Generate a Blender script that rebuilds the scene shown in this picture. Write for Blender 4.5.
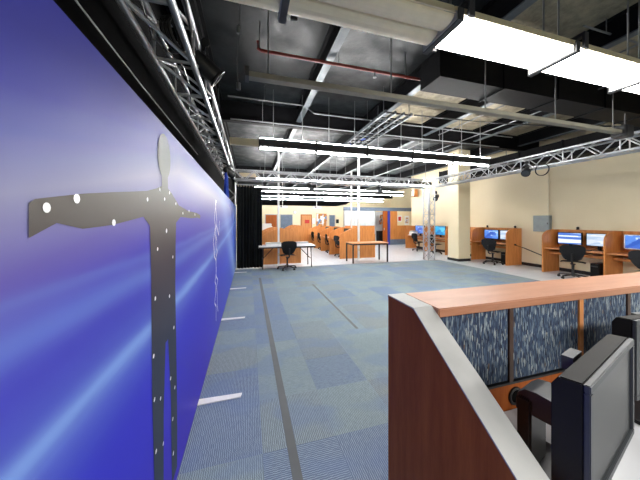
import bpy, bmesh, math, random
from mathutils import Vector, Matrix
from mathutils.geometry import tessellate_polygon
random.seed(7)
C = bpy.context.scene.collection
PI = math.pi
for o in list(bpy.data.objects): bpy.data.objects.remove(o)

# ---------------------------------------------------------------- camera, world, exposure, lamps behind the camera
cd = bpy.data.cameras.new('camera'); cam = bpy.data.objects.new('camera', cd); C.objects.link(cam)
cd.sensor_width = 36; cd.lens = 36 * 250 / 640; cd.shift_y = -19 / 640; cd.clip_start = 0.02
cam.location = (0, 0, 1.55); cam.rotation_euler = (PI / 2, 0, -math.radians(15.85))
S = bpy.context.scene; S.camera = cam
S.view_settings.view_transform = 'Standard'; S.view_settings.look = 'None'
S.view_settings.gamma = 1; S.view_settings.use_curve_mapping = False
S.view_settings.exposure = 1.15
w = bpy.data.worlds.new('world'); S.world = w; w.use_nodes = True
w.node_tree.nodes['Background'].inputs[0].default_value = (.5, .52, .55, 1)
w.node_tree.nodes['Background'].inputs[1].default_value = 0.05
TUBE = 108.0; LENS = 12.5; BACKROW = 150.0
def area(x, y, z, sx, sy, power, col=(1, .985, .96)):
    l = bpy.data.lights.new('unseen_row_lamp', 'AREA'); l.shape = 'RECTANGLE'; l.size = sx; l.size_y = sy
    l.energy = power; l.color = col
    o = bpy.data.objects.new('unseen_row_lamp', l); C.objects.link(o); o.location = (x, y, z)
for yy in (-2.1, -5.6):                      # unseen rows added behind the camera, widened left to light the end panel
    area(2.7, yy, 3.05, 7.1, .5, BACKROW)

# ---------------------------------------------------------------- helpers
def rgb(r, g, b):
    f = lambda c: (c / 12.92 if c <= .04045 else ((c + .055) / 1.055) ** 2.4)
    return (f(r / 255), f(g / 255), f(b / 255), 1)

class MB:
    def __init__(s): s.bm = bmesh.new()
    def box(s, c, d, rz=0, rx=0, ry=0):
        m = Matrix.Translation(c) @ Matrix.Rotation(rz, 4, 'Z') @ Matrix.Rotation(ry, 4, 'Y') @ Matrix.Rotation(rx, 4, 'X') @ Matrix.Diagonal((d[0], d[1], d[2], 1))
        bmesh.ops.create_cube(s.bm, size=1, matrix=m); return s
    def bb(s, x0, x1, y0, y1, z0, z1):
        return s.box(((x0 + x1) / 2, (y0 + y1) / 2, (z0 + z1) / 2), (abs(x1 - x0), abs(y1 - y0), abs(z1 - z0)))
    def tube(s, p, q, r, seg=8, r2=None):
        p = Vector(p); q = Vector(q); d = q - p
        m = Matrix.Translation((p + q) / 2) @ d.to_track_quat('Z', 'Y').to_matrix().to_4x4()
        bmesh.ops.create_cone(s.bm, cap_ends=True, segments=seg, radius1=r, radius2=r if r2 is None else r2, depth=d.length, matrix=m); return s
    def path(s, pts, r, seg=6):
        pts = [Vector(p) for p in pts]; rings = []
        for i, p in enumerate(pts):
            a = pts[max(i - 1, 0)]; b = pts[min(i + 1, len(pts) - 1)]
            q = (b - a).to_track_quat('Z', 'Y')
            rings.append([s.bm.verts.new(p + q @ Vector((r * math.cos(2 * PI * k / seg), r * math.sin(2 * PI * k / seg), 0))) for k in range(seg)])
        for i in range(len(rings) - 1):
            # align the rings so the tube does not twist
            A, B = rings[i], rings[i + 1]
            off = min(range(seg), key=lambda o: (A[0].co - B[o].co).length)
            B = B[off:] + B[:off]; rings[i + 1] = B
            for k in range(seg):
                s.bm.faces.new((A[k], A[(k + 1) % seg], B[(k + 1) % seg], B[k]))
        s.bm.faces.new(rings[0][::-1]); s.bm.faces.new(rings[-1]); return s
    def lathe(s, prof, c=(0, 0, 0), seg=20, axis='Z', rot=None):
        M = Matrix.Translation(c) @ (rot if rot else Matrix.Identity(4)); rings = []
        for r, z in prof:
            rings.append([s.bm.verts.new(M @ Vector((r * math.cos(2 * PI * k / seg), r * math.sin(2 * PI * k / seg), z))) for k in range(seg)])
        for A, B in zip(rings, rings[1:]):
            for k in range(seg): s.bm.faces.new((A[k], A[(k + 1) % seg], B[(k + 1) % seg], B[k]))
        s.bm.faces.new(rings[0][::-1]); s.bm.faces.new(rings[-1]); return s
    def prism(s, poly, axis, a, b):
        def P(u, v, t): return {'X': (t, u, v), 'Y': (u, t, v), 'Z': (u, v, t)}[axis]
        A = [s.bm.verts.new(P(u, v, a)) for u, v in poly]; B = [s.bm.verts.new(P(u, v, b)) for u, v in poly]
        n = len(poly); s.bm.faces.new(A); s.bm.faces.new(B[::-1])
        for i in range(n): s.bm.faces.new((A[i], B[i], B[(i + 1) % n], A[(i + 1) % n]))
        bmesh.ops.recalc_face_normals(s.bm, faces=s.bm.faces); return s
    def sheet(s, fn, nu, nv, th=0):
        g = [[s.bm.verts.new(fn(i / nu, j / nv)) for j in range(nv + 1)] for i in range(nu + 1)]
        for i in range(nu):
            for j in range(nv): s.bm.faces.new((g[i][j], g[i + 1][j], g[i + 1][j + 1], g[i][j + 1]))
        if th: bmesh.ops.solidify(s.bm, geom=s.bm.faces[:], thickness=th)
        return s
    def torus(s, c, R, r, rot=Matrix.Identity(4), n=20, seg=6, turns=1, dz=0):
        pts = []
        for k in range(n * turns + 1):
            a = 2 * PI * k / n; pts.append(Matrix.Translation(c) @ rot @ Vector((R * math.cos(a), R * math.sin(a), dz * k / n)))
        return s.path(pts, r, seg)
    def mesh(s, name, mat, bevel=0, smooth=False):
        if bevel:
            es = [e for e in s.bm.edges if len(e.link_faces) == 2 and e.calc_face_angle(0) > .6]
            bmesh.ops.bevel(s.bm, geom=es, offset=bevel, segments=2, affect='EDGES', clamp_overlap=True)
        bmesh.ops.recalc_face_normals(s.bm, faces=s.bm.faces)
        me = bpy.data.meshes.new(name); s.bm.to_mesh(me); s.bm.free()
        if mat: me.materials.append(mat)
        if smooth:
            me.polygons.foreach_set('use_smooth', [True] * len(me.polygons))
            try: me.set_sharp_from_angle(angle=.7)
            except Exception: pass
        return me
    def build(s, name, mat, parent=None, bevel=0, smooth=False):
        o = bpy.data.objects.new(name, s.mesh(name, mat, bevel, smooth)); C.objects.link(o)
        if parent: o.parent = parent
        return o

def tag(o, label=None, cat=None, group=None, kind=None):
    if label: o['label'] = label
    if cat: o['category'] = cat
    if group: o['group'] = group
    if kind: o['kind'] = kind
    return o
def thing(name, label, cat, loc=(0, 0, 0), rz=0, group=None):
    o = bpy.data.objects.new(name, None); C.objects.link(o); o.location = loc; o.rotation_euler = (0, 0, rz)
    o.empty_display_size = .1
    return tag(o, label, cat, group)
def inst(me, name, parent, loc=(0, 0, 0), rot=(0, 0, 0)):
    o = bpy.data.objects.new(name, me); C.objects.link(o); o.parent = parent; o.location = loc; o.rotation_euler = rot
    return o
KIDS = {}
def kids(o): return [c for c in C.objects if c.parent == o]
def dup(root, loc, rz, label, group=None):
    def rec(o, p):
        c = o.copy(); C.objects.link(c); c.parent = p
        for k in kids(o): rec(k, c)
        return c
    r = root.copy(); C.objects.link(r); r.location = loc; r.rotation_euler = (0, 0, rz); r['label'] = label
    if group: r['group'] = group
    for k in kids(root): rec(k, r)
    return r

# ---------------------------------------------------------------- materials
class NT:
    def __init__(s, name):
        s.m = bpy.data.materials.new(name); s.m.use_nodes = True; s.t = s.m.node_tree
        s.b = s.t.nodes['Principled BSDF']; s.out = s.t.nodes['Material Output']
    def n(s, typ, ins={}, **kw):
        x = s.t.nodes.new(typ)
        for k, v in kw.items(): setattr(x, k, v)
        for k, v in ins.items():
            if isinstance(v, bpy.types.NodeSocket): s.t.links.new(v, x.inputs[k])
            else: x.inputs[k].default_value = v
        return x
    def coord(s, kind='Object'): return s.n('ShaderNodeTexCoord').outputs[kind]
    def math(s, op, a, b=0.0, c=0.0): return s.n('ShaderNodeMath', {0: a, 1: b, 2: c}, operation=op).outputs[0]
    def scale(s, v, sc): return s.n('ShaderNodeMapping', {'Vector': v, 'Scale': sc}).outputs[0]
    def noise(s, v, scale, detail=3, rough=.55): return s.n('ShaderNodeTexNoise', {'Vector': v, 'Scale': scale, 'Detail': detail, 'Roughness': rough}).outputs['Fac']
    def ramp(s, f, stops, interp='LINEAR'):
        r = s.n('ShaderNodeValToRGB', {'Fac': f}); e = r.color_ramp.elements; r.color_ramp.interpolation = interp
        while len(e) < len(stops): e.new(.5)
        for el, (p, c) in zip(e, stops): el.position = p; el.color = c
        return r.outputs['Color']
    def mix(s, f, a, b, blend='MIX'):
        x = s.n('ShaderNodeMix', data_type='RGBA', blend_type=blend)
        for i, v in ((0, f), (6, a), (7, b)):
            if isinstance(v, bpy.types.NodeSocket): s.t.links.new(v, x.inputs[i])
            else: x.inputs[i].default_value = v
        return x.outputs[2]
    def gauss(s, v, c, sg):
        d = s.math('DIVIDE', s.math('SUBTRACT', v, c), sg)
        return s.math('EXPONENT', s.math('MULTIPLY', s.math('MULTIPLY', d, d), -1.0))
    def set(s, **kw):
        for k, v in kw.items():
            i = s.b.inputs[k.replace('_', ' ')]
            if isinstance(v, bpy.types.NodeSocket): s.t.links.new(v, i)
            else: i.default_value = v
        return s
    def bump(s, h, strength=.2, dist=.01):
        s.t.links.new(s.n('ShaderNodeBump', {'Height': h, 'Strength': strength, 'Distance': dist}).outputs[0], s.b.inputs['Normal']); return s

def plain(name, col, rough=.5, metal=0, var=.12, sc=6, bump=0, bsc=200):
    t = NT(name); v = t.coord()
    f = t.noise(v, sc)
    d = tuple(c * (1 - var) for c in col[:3]) + (1,); l = tuple(min(1, c * (1 + var)) for c in col[:3]) + (1,)
    t.set(Base_Color=t.ramp(f, [(.3, d), (.7, l)]), Roughness=rough, Metallic=metal)
    if bump: t.bump(t.noise(v, bsc, 2), bump, .002)
    return t.m
def emit(name, col, strength):
    t = NT(name); t.set(Base_Color=col, Emission_Color=col, Emission_Strength=strength, Roughness=.4); return t.m
def wood(name, dark, light, rough=.35, grain=(14, 14, 1.2)):
    t = NT(name); v = t.scale(t.coord(), grain)
    n1 = t.noise(v, 2.2, 4, .6); n2 = t.noise(t.scale(t.coord(), tuple(g * 7 for g in grain)), 3, 2)
    f = t.math('ADD', t.math('MULTIPLY', n1, .75), t.math('MULTIPLY', n2, .25))
    t.set(Base_Color=t.ramp(f, [(.3, dark), (.68, light)]), Roughness=rough)
    return t.m

M = {}
M['cherry'] = wood('cherry_veneer', rgb(142, 70, 24), rgb(178, 98, 42), .6, (9, 9, .9))
M['cherry'].node_tree.nodes['Principled BSDF'].inputs['Specular IOR Level'].default_value = .2
M['cherry_top'] = wood('cherry_laminate_top', rgb(160, 108, 78), rgb(184, 130, 100), .4, (1.2, 9, 9))
M['oak'] = wood('orange_oak_laminate', rgb(190, 116, 54), rgb(222, 150, 84), .4, (7, 7, .8))
M['oak_top'] = wood('orange_oak_worktop', rgb(194, 126, 76), rgb(220, 154, 102), .4, (5, 1, 5))
M['greytrim'] = plain('pale_grey_edge_trim', rgb(170, 170, 166), .5)
M['black'] = plain('black_plastic', rgb(24, 24, 26), .45)
M['softblack'] = plain('black_fabric', rgb(28, 29, 32), .9, bump=.3)
M['drape'] = plain('black_drape', rgb(20, 24, 26), .85, var=.25, bump=.2)
M['blackwall'] = plain('black_paint', rgb(7, 7, 8), 1.0)
M['blackwall'].node_tree.nodes['Principled BSDF'].inputs['Specular IOR Level'].default_value = .1
M['track'] = plain('dull_khaki_metal', rgb(138, 134, 120), .5, .2)
M['walnut'] = plain('dark_walnut_strip', rgb(62, 40, 28), .5)
M['steelblack'] = plain('black_painted_steel', rgb(10, 10, 12), .6, var=.3, sc=9)
M['steelblack'].node_tree.nodes['Principled BSDF'].inputs['Specular IOR Level'].default_value = .12
M['darkgrey'] = plain('dark_grey_housing', rgb(56, 56, 58), .5)
M['flange'] = plain('grey_steel', rgb(72, 78, 82), .5, .3, var=.3)
M['cream'] = plain('cream_enamel', rgb(228, 216, 184), .45, var=.06)
M['alu'] = plain('aluminium', rgb(190, 192, 195), .38, .7, var=.1)
M['rod'] = plain('galvanised_rod', rgb(112, 113, 114), .55, .3)
M['white'] = plain('white_enamel', rgb(232, 232, 230), .4, var=.04)
M['red'] = plain('red_sprinkler_paint', rgb(128, 40, 30), .5, var=.2)
M['greybox'] = plain('grey_metal_box', rgb(140, 150, 150), .45, .2)
M['bluegrey'] = plain('blue_grey_panel', rgb(96, 112, 132), .6)
M['royal'] = plain('royal_blue_strip', rgb(50, 60, 170), .5)
M['monitor'] = plain('charcoal_monitor_plastic', rgb(30, 29, 28), .6, var=.1)
M['monitor'].node_tree.nodes['Principled BSDF'].inputs['Specular IOR Level'].default_value = .2
M['silver'] = plain('silver_grey_plastic', rgb(66, 69, 72), .45, .1)
M['bluecloth'] = plain('blue_cloth', rgb(40, 80, 190), .8, var=.3, sc=12)
M['tape'] = plain('grey_cable_tape', rgb(88, 92, 92), .7, var=.1)
M['desk'] = plain('white_laminate', rgb(205, 206, 208), .35, var=.03)
M['paper'] = plain('paper', rgb(235, 235, 232), .8, var=.03)
M['board'] = plain('pale_grey_board', rgb(200, 208, 212), .35, var=.05)
M['bluepipe'] = plain('blue_cable', rgb(50, 80, 170), .5)
M['redsign'] = plain('red_sign', rgb(200, 40, 30), .5)
M['tube'] = emit('fluorescent_tube', (1, .99, .98, 1), TUBE)
M['lens'] = emit('lit_prismatic_lens', (1, .99, .97, 1), LENS)

t = NT('painted_block_wall'); v = t.coord(); geo = t.n('ShaderNodeNewGeometry').outputs['Position']
sx = t.n('ShaderNodeSeparateXYZ', {0: geo})
uv = t.n('ShaderNodeCombineXYZ', {0: t.math('ADD', sx.outputs[0], sx.outputs[1]), 1: sx.outputs[2]}).outputs[0]
br = t.n('ShaderNodeTexBrick', {'Vector': uv, 'Scale': 1.0, 'Mortar Size': .006, 'Brick Width': .4, 'Row Height': .2})
t.set(Base_Color=t.ramp(t.noise(geo, 1.3), [(.3, rgb(232, 217, 180)), (.7, rgb(237, 223, 188))]), Roughness=.55).bump(t.math('MULTIPLY', br.outputs['Fac'], -1.0), .25, .004)
M['wall'] = t.m

t = NT('white_vinyl_floor'); v = t.coord()
br = t.n('ShaderNodeTexBrick', {'Vector': v, 'Scale': 1.0, 'Mortar Size': .003, 'Brick Width': .305, 'Row Height': .305, 'Color1': rgb(228, 238, 247), 'Color2': rgb(222, 233, 243), 'Mortar': rgb(175, 178, 180)}, offset=0.0)
t.set(Base_Color=t.mix(.25, br.outputs['Color'], t.ramp(t.noise(v, 40), [(.3, rgb(190, 194, 196)), (.7, rgb(230, 230, 230))])), Roughness=.22)
M['vinyl'] = t.m

t = NT('blue_grey_loop_carpet'); v = t.coord(); rnd = t.n('ShaderNodeObjectInfo').outputs['Random']
xyz = t.n('ShaderNodeSeparateXYZ', {0: v})
wob = t.noise(t.scale(v, (4, 18, 1)), 6, 2)
ln = t.math('SINE', t.math('ADD', t.math('MULTIPLY', xyz.outputs[0], 2 * PI / .013), t.math('MULTIPLY', wob, 7)))
brk = t.noise(t.scale(v, (70, 12, 1)), 2, 2)
lf = t.math('MULTIPLY', t.math('ADD', t.math('MULTIPLY', ln, .5), .5), brk)
base = t.ramp(rnd, [(0, rgb(146, 166, 172)), (.3, rgb(148, 166, 168)), (.55, rgb(140, 160, 172)), (.76, rgb(142, 150, 150)), (.84, rgb(124, 144, 170)), (1, rgb(114, 134, 174))])
dark = t.mix(1.0, base, rgb(185, 185, 190), 'MULTIPLY')
light = t.mix(.45, base, rgb(170, 185, 185))
col = t.mix(t.n('ShaderNodeMapRange', {0: lf, 1: .12, 2: .5}).outputs[0], dark, light)
gp = t.n('ShaderNodeNewGeometry').outputs['Position']
patch = t.ramp(t.noise(t.scale(gp, (1.6, 2.4, 1)), 1.2, 1), [(.5, (0, 0, 0, 1)), (.6, (.32, .32, .32, 1))])
col = t.mix(patch, col, rgb(98, 120, 164))
col = t.mix(t.math('MULTIPLY', t.noise(gp, 7), .3), col, rgb(116, 134, 138))
t.set(Base_Color=col, Roughness=.95).bump(lf, .5, .004)
M['carpet'] = t.m

t = NT('woven_blue_panel_fabric'); v = t.coord()
def dashes(sc, seed):
    vo = t.n('ShaderNodeTexVoronoi', {'Vector': t.n('ShaderNodeMapping', {'Vector': v, 'Scale': sc, 'Location': (seed, seed, seed)}).outputs[0], 'Scale': 1.0})
    return t.n('ShaderNodeSeparateColor', {0: vo.outputs['Color']}).outputs[0]
c = t.ramp(dashes((270, 1, 42), 3.1), [(0, rgb(36, 48, 72)), (.25, rgb(56, 74, 98)), (.5, rgb(44, 60, 86)), (.68, rgb(78, 95, 114)), (.84, rgb(28, 36, 52)), (.94, rgb(150, 158, 158)), (.985, rgb(110, 90, 72))], 'CONSTANT')
c2 = t.mix(t.math('GREATER_THAN', dashes((340, 1, 30), 8.7), .9), c, rgb(134, 146, 152))
t.set(Base_Color=c2, Roughness=.9).bump(t.noise(t.scale(v, (400, 1, 90)), 1), .2, .002)
M['fabric'] = t.m

def deck(name, a, b, rough=.35):
    t = NT(name); g = t.n('ShaderNodeNewGeometry').outputs['Position']
    f = t.math('ADD', t.math('MULTIPLY', t.noise(g, 1.3, 3), .5), t.math('MULTIPLY', t.noise(g, 9, 6, .75), .5))
    t.set(Base_Color=t.ramp(f, [(.35, a), (.65, b)]), Specular_IOR_Level=.25, Roughness=t.ramp(t.noise(g, 3, 4), [(.3, (rough - .12,) * 3 + (1,)), (.7, (rough + .2,) * 3 + (1,))])).bump(t.noise(g, 14, 5), .3, .01)
    return t.m
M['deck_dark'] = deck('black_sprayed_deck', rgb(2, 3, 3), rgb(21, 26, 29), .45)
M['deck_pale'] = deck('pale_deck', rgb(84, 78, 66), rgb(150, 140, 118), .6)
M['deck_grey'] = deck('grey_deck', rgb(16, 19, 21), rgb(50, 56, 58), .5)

# printed backdrop: vertical colour run with printed streaks; drifting pale band is painted-in glare
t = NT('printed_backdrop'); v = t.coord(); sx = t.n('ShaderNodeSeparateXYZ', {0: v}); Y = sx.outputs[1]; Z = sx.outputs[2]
glare_drift = t.math('MULTIPLY', t.math('SUBTRACT', 1.1, t.math('MINIMUM', Y, 1.7)), .22)
Zn = t.math('DIVIDE', t.math('ADD', Z, glare_drift), 2.03)
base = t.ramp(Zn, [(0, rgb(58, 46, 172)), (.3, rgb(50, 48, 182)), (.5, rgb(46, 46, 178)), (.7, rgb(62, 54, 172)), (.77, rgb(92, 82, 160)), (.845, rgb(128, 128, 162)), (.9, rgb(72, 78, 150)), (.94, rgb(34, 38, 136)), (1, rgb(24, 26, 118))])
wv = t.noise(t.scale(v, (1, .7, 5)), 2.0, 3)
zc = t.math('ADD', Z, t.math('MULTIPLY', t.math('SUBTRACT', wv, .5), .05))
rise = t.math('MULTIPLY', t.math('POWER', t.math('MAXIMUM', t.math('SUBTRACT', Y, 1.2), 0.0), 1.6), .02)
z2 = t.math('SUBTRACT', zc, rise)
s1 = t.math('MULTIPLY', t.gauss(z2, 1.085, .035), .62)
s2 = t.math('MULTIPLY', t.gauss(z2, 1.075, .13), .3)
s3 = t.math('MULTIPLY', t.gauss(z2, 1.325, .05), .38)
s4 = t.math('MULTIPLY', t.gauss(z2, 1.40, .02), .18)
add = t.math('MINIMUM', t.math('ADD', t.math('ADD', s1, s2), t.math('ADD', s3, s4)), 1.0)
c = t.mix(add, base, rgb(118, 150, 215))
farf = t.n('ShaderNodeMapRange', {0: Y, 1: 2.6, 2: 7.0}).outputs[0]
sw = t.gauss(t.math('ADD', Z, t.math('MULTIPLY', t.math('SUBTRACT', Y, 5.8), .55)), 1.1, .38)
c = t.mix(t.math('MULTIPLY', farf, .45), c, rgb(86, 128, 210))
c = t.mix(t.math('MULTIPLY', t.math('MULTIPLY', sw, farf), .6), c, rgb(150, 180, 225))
t.set(Base_Color=c, Roughness=.5, Specular_IOR_Level=.14)
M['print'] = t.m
t = NT('printed_silhouette'); Z = t.n('ShaderNodeSeparateXYZ', {0: t.coord()}).outputs[2]
t.set(Base_Color=t.ramp(t.math('DIVIDE', Z, 2.03), [(0, rgb(50, 62, 76)), (.45, rgb(44, 50, 68)), (.66, rgb(62, 54, 64)), (.8, rgb(80, 74, 66)), (.88, rgb(96, 100, 94)), (1, rgb(70, 78, 92))]), Roughness=.5, Specular_IOR_Level=.14)  # figure's print colour with glare haze painted in toward the top
M['silhouette'] = t.m
M['dot'] = plain('printed_white_dot', rgb(240, 240, 245), .4, var=.02)

def screen_mat(name, cols, strength=1.0, sc=(9, 9, 6)):
    t = NT(name); g = t.scale(t.coord('Generated'), sc)
    vo = t.n('ShaderNodeTexVoronoi', {'Vector': g, 'Scale': 1.0}, distance='CHEBYCHEV')
    f = t.n('ShaderNodeSeparateColor', {0: vo.outputs['Color']}).outputs[0]
    cc = t.ramp(f, [(i / len(cols), c) for i, c in enumerate(cols)], 'CONSTANT')
    t.set(Base_Color=(.01, .01, .01, 1), Emission_Color=cc, Emission_Strength=strength * .65, Roughness=.3)
    return t.m
M['scr_desk'] = screen_mat('lit_desktop_blue', [rgb(60, 100, 190), rgb(84, 130, 210), rgb(120, 165, 225), rgb(46, 84, 170), rgb(190, 210, 235)], 1.0, (3, 3, 3))
M['scr_cyan'] = screen_mat('lit_desktop_cyan', [rgb(30, 130, 190), rgb(40, 160, 210), rgb(20, 110, 170), rgb(90, 190, 225)], 1.0, (2, 2, 3))
M['scr_page'] = screen_mat('lit_page_pale', [rgb(190, 205, 225), rgb(205, 215, 228), rgb(170, 190, 215), rgb(220, 226, 232)], .9, (2, 3, 6))
M['scr_bars'] = screen_mat('lit_list_window', [rgb(120, 160, 220), rgb(225, 232, 240), rgb(70, 110, 190), rgb(150, 180, 225)], 1.0, (.4, .4, 7))
M['scr_off'] = plain('dark_matt_screen', rgb(40, 43, 44), .35, var=.04)
t = NT('pinned_papers'); g = t.coord('Generated')
vo = t.n('ShaderNodeTexVoronoi', {'Vector': t.scale(g, (5, 5, 4)), 'Scale': 1.0}, distance='CHEBYCHEV')
t.set(Base_Color=t.ramp(t.n('ShaderNodeSeparateColor', {0: vo.outputs['Color']}).outputs[0], [(0, rgb(190, 130, 70)), (.3, rgb(225, 228, 230)), (.55, rgb(110, 140, 180)), (.8, rgb(235, 235, 225))], 'CONSTANT'), Roughness=.8)
M['pinned'] = t.m

# ---------------------------------------------------------------- the room
CEIL = 4.3
def struct(o): o['kind'] = 'structure'; return o
struct(MB().bb(-1.2, 13, -8, 21.3, -.12, 0).build('floor', M['vinyl']))
floor = C.objects['floor']
# carpet: a backing sheet and the loop tiles one by one, children of the floor
CX0, CX1, CY1 = -.42, 7.2, 8.3
MB().bb(-1.05, CX1, -8, CY1, 0, .004).build('carpet_backing', M['tape'], floor)
tile_me = MB().box((0, 0, .0025), (.5076, .5076, .005)).mesh('carpet_tile', M['carpet'], 0)
TS = .508
for i in range(15):
    for j in range(15):
        x = CX0 + TS * (i + .5); y = CY1 - TS * (j + .5)
        inst(tile_me, 'carpet_tile', floor, (x, y, .004), (0, 0, random.choice((0, PI / 2, PI / 2, PI))))
big = MB().bb(-1.05, CX1, -8, CY1 - 15 * TS, .004, .009).build('carpet', M['carpet'], floor)
MB().bb(CX1, CX1 + .03, -8, CY1 + .03, 0, .008).build('carpet_edge_strip', M['tape'], floor)
MB().bb(-1.05, CX1, CY1, CY1 + .03, 0, .008).build('carpet_edge_strip', M['tape'], floor)

struct(MB().bb(-1.2, -1.05, -8, 21.3, 0, CEIL).build('wall_left', M['blackwall']))
struct(MB().bb(9.35, 9.55, -8, 12.9, 0, CEIL).build('wall_right', M['wall']))
struct(MB().bb(9.55, 13, 12.7, 12.9, 0, CEIL).build('wall_return', M['wall']))
struct(MB().bb(12.9, 13.1, 12.9, 21.3, 0, CEIL).build('wall_far_right', M['wall']))
wb = struct(MB().bb(-1.2, 13.1, 21, 21.2, 0, CEIL).build('wall_back', M['wall']))
struct(MB().bb(-1.2, 9.55, -8.2, -8, 0, CEIL).build('wall_behind', M['wall']))
struct(MB().bb(9.335, 9.35, -8, 12.9, 0, .1).build('baseboard_right', M['black']))
struct(MB().bb(.2, 12.9, 20.985, 21, 0, .1).build('baseboard_back', M['black']))
# black soffit band above the back wall, its lower edge stepping up over the booth
struct(MB().prism([(-1.05, CEIL), (-1.05, 2.85), (7.4, 2.85), (8.2, 3.0), (9.4, 3.65), (12.9, 3.65), (12.9, CEIL)], 'Y', 20.6, 20.95).build('trim_1', M['blackwall']))
# structural pillar
struct(MB().bb(7.7, 8.26, 7.74, 8.28, 0, CEIL).build('trim_2', M['wall'], bevel=.01))
struct(MB().bb(7.69, 8.27, 7.73, 8.29, 0, .1).build('baseboard_pillar', M['black']))
# ceiling: black deck with a panel in every bay between the steel beams
ceil = struct(MB().bb(-1.2, 13.1, -8.2, 21.3, CEIL + .06, CEIL + .2).build('ceiling', M['blackwall']))
BX = [-.7, 1.1, 2.9, 4.7, 6.5, 8.3]
GY = [-4.0, 6.05, 13.0]
xs = [-1.05] + [b + .06 for b in BX] + [9.35]
ys = [-8, -4.0, 1.0, 6.05, 13.0, 21]
for i in range(len(xs) - 1):
    for j in range(len(ys) - 1):
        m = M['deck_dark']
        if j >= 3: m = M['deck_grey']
        if j == 2 and i >= 3: m = M['deck_pale']  # pale bays carry the nearest row's uplight in their colour
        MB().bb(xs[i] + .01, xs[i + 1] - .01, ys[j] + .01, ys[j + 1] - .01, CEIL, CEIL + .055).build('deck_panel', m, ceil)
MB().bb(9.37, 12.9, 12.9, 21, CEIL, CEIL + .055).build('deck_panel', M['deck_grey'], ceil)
for b in BX:
    for y0, y1 in ((-8, 6.0), (6.15, 21)):
        bm = MB().bb(b + .05, b + .07, y0, y1, CEIL - .33, CEIL).bb(b, b + .12, y0, y1, CEIL - .03, CEIL)
        be = bm.build('beam', M['steelblack'], ceil)
        MB().bb(b, b + .12, y0, y1, CEIL - .35, CEIL - .33).build('flange', M['flange'] if b > 0 else M['steelblack'], be)  # lit underside put into the flange colour, lighter than its beam
for g in GY:
    MB().bb(-1.05, 9.35, g, g + .02, CEIL - .45, CEIL).bb(-1.05, 9.35, g - .06, g + .08, CEIL - .47, CEIL - .44).build('girder', M['steelblack'], ceil)

# ---------------------------------------------------------------- ducts, pipes, cable tray overhead
d = thing('air_duct', 'black rectangular air duct crossing the ceiling beyond the brightest light row', 'duct', (2.6, 2.94, 3.6))
for k in range(5):
    MB().bb(k * 1.2, k * 1.2 + 1.18, 0, .42, 0, .38).bb(k * 1.2 + 1.17, k * 1.2 + 1.2, -.02, .44, -.02, .4).build('duct_section', M['steelblack'], d)
for k in (.6, 3, 5.4): MB().tube((k, .21, .38), (k, .21, .7), .008).build('hanger_rod', M['rod'], d)
d = thing('air_duct', 'black rectangular air duct running along the top of the cream wall above the truss', 'duct', (8.62, -1, 3.35))
for k in range(9):
    MB().bb(0, .5, k * 1.2, k * 1.2 + 1.18, 0, .5).bb(-.02, .52, k * 1.2 + 1.17, k * 1.2 + 1.2, -.02, .52).build('duct_section', M['steelblack'], d)
for k in (.6, 4.2, 7.8): MB().tube((.25, k, .5), (.25, k, .95), .008).build('hanger_rod', M['rod'], d)
tr = thing('cable_tray', 'grey ladder cable tray hung under the ceiling running away from the duct', 'cable tray', (2.62, 4.45, 3.72))
for x in (0, .22, .42, .6): MB().bb(x, x + .035, 0, 3.4, 0, .06).build('rail', M['flange'], tr)
rung = MB().bb(0, .635, -.015, .015, .005, .03).mesh('rung', M['steelblack'])
for k in range(14): inst(rung, 'rung', tr, (0, .03 + k * .255, 0))
for y in (.1, 3.3):
    MB().tube((.02, y, .05), (.02, y, .58), .007).build('hanger_rod', M['rod'], tr); MB().tube((.62, y, .05), (.62, y, .58), .007).build('hanger_rod', M['rod'], tr)
tag(MB().path([(2.7, 7.6, 3.79), (2.8, 6.9, 3.79), (3.0, 6.4, 3.8), (3.1, 5.9, 3.79)], .018).build('data_cable', M['bluepipe']), 'blue cable bundle lying in the far end of the cable tray', 'cable')
p = thing('sprinkler_pipe', 'red sprinkler pipe hung below the black ceiling', 'pipe', (0, 3.54, 3.9))
MB().path([(.12, 0, .12), (.12, 0, .02), (.16, 0, 0), (7.6, 0, 0)], .022, 8).build('pipe_run', M['red'], p, smooth=True)
for x in (.14, 1.3, 2.45, 4.6): MB().tube((x, 0, 0), (x, 0, .42), .007).build('hanger_rod', M['rod'], p)
for x in (1.9, 3.7): MB().tube((x, 0, -.02), (x, 0, -.09), .012).tube((x, 0, -.09), (x, 0, -.1), .03).build('sprinkler_head', M['rod'], p)
for k, (y, z, pts) in enumerate(((5.2, 4.0, [(-.4, 0), (1.1, 0), (1.35, -.14), (1.7, -.14), (7, -.14)]), (5.9, 3.83, [(-.4, 0), (4, 0), (7.4, 0)]))):
    p = thing('conduit', ('thin grey conduit with a dip crossing under the dark ceiling' , 'thin straight grey conduit crossing just above the lit row with dark body')[k], 'conduit', (0, y, z))
    MB().path([(x, 0, dz) for x, dz in pts], .014).build('pipe_run', M['rod'], p)
    for x in (.3, 2.6, 5.2): MB().tube((x, 0, 0 if (k or x < 1) else -.14), (x, 0, CEIL - z), .006).build('hanger_rod', M['rod'], p)
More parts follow.
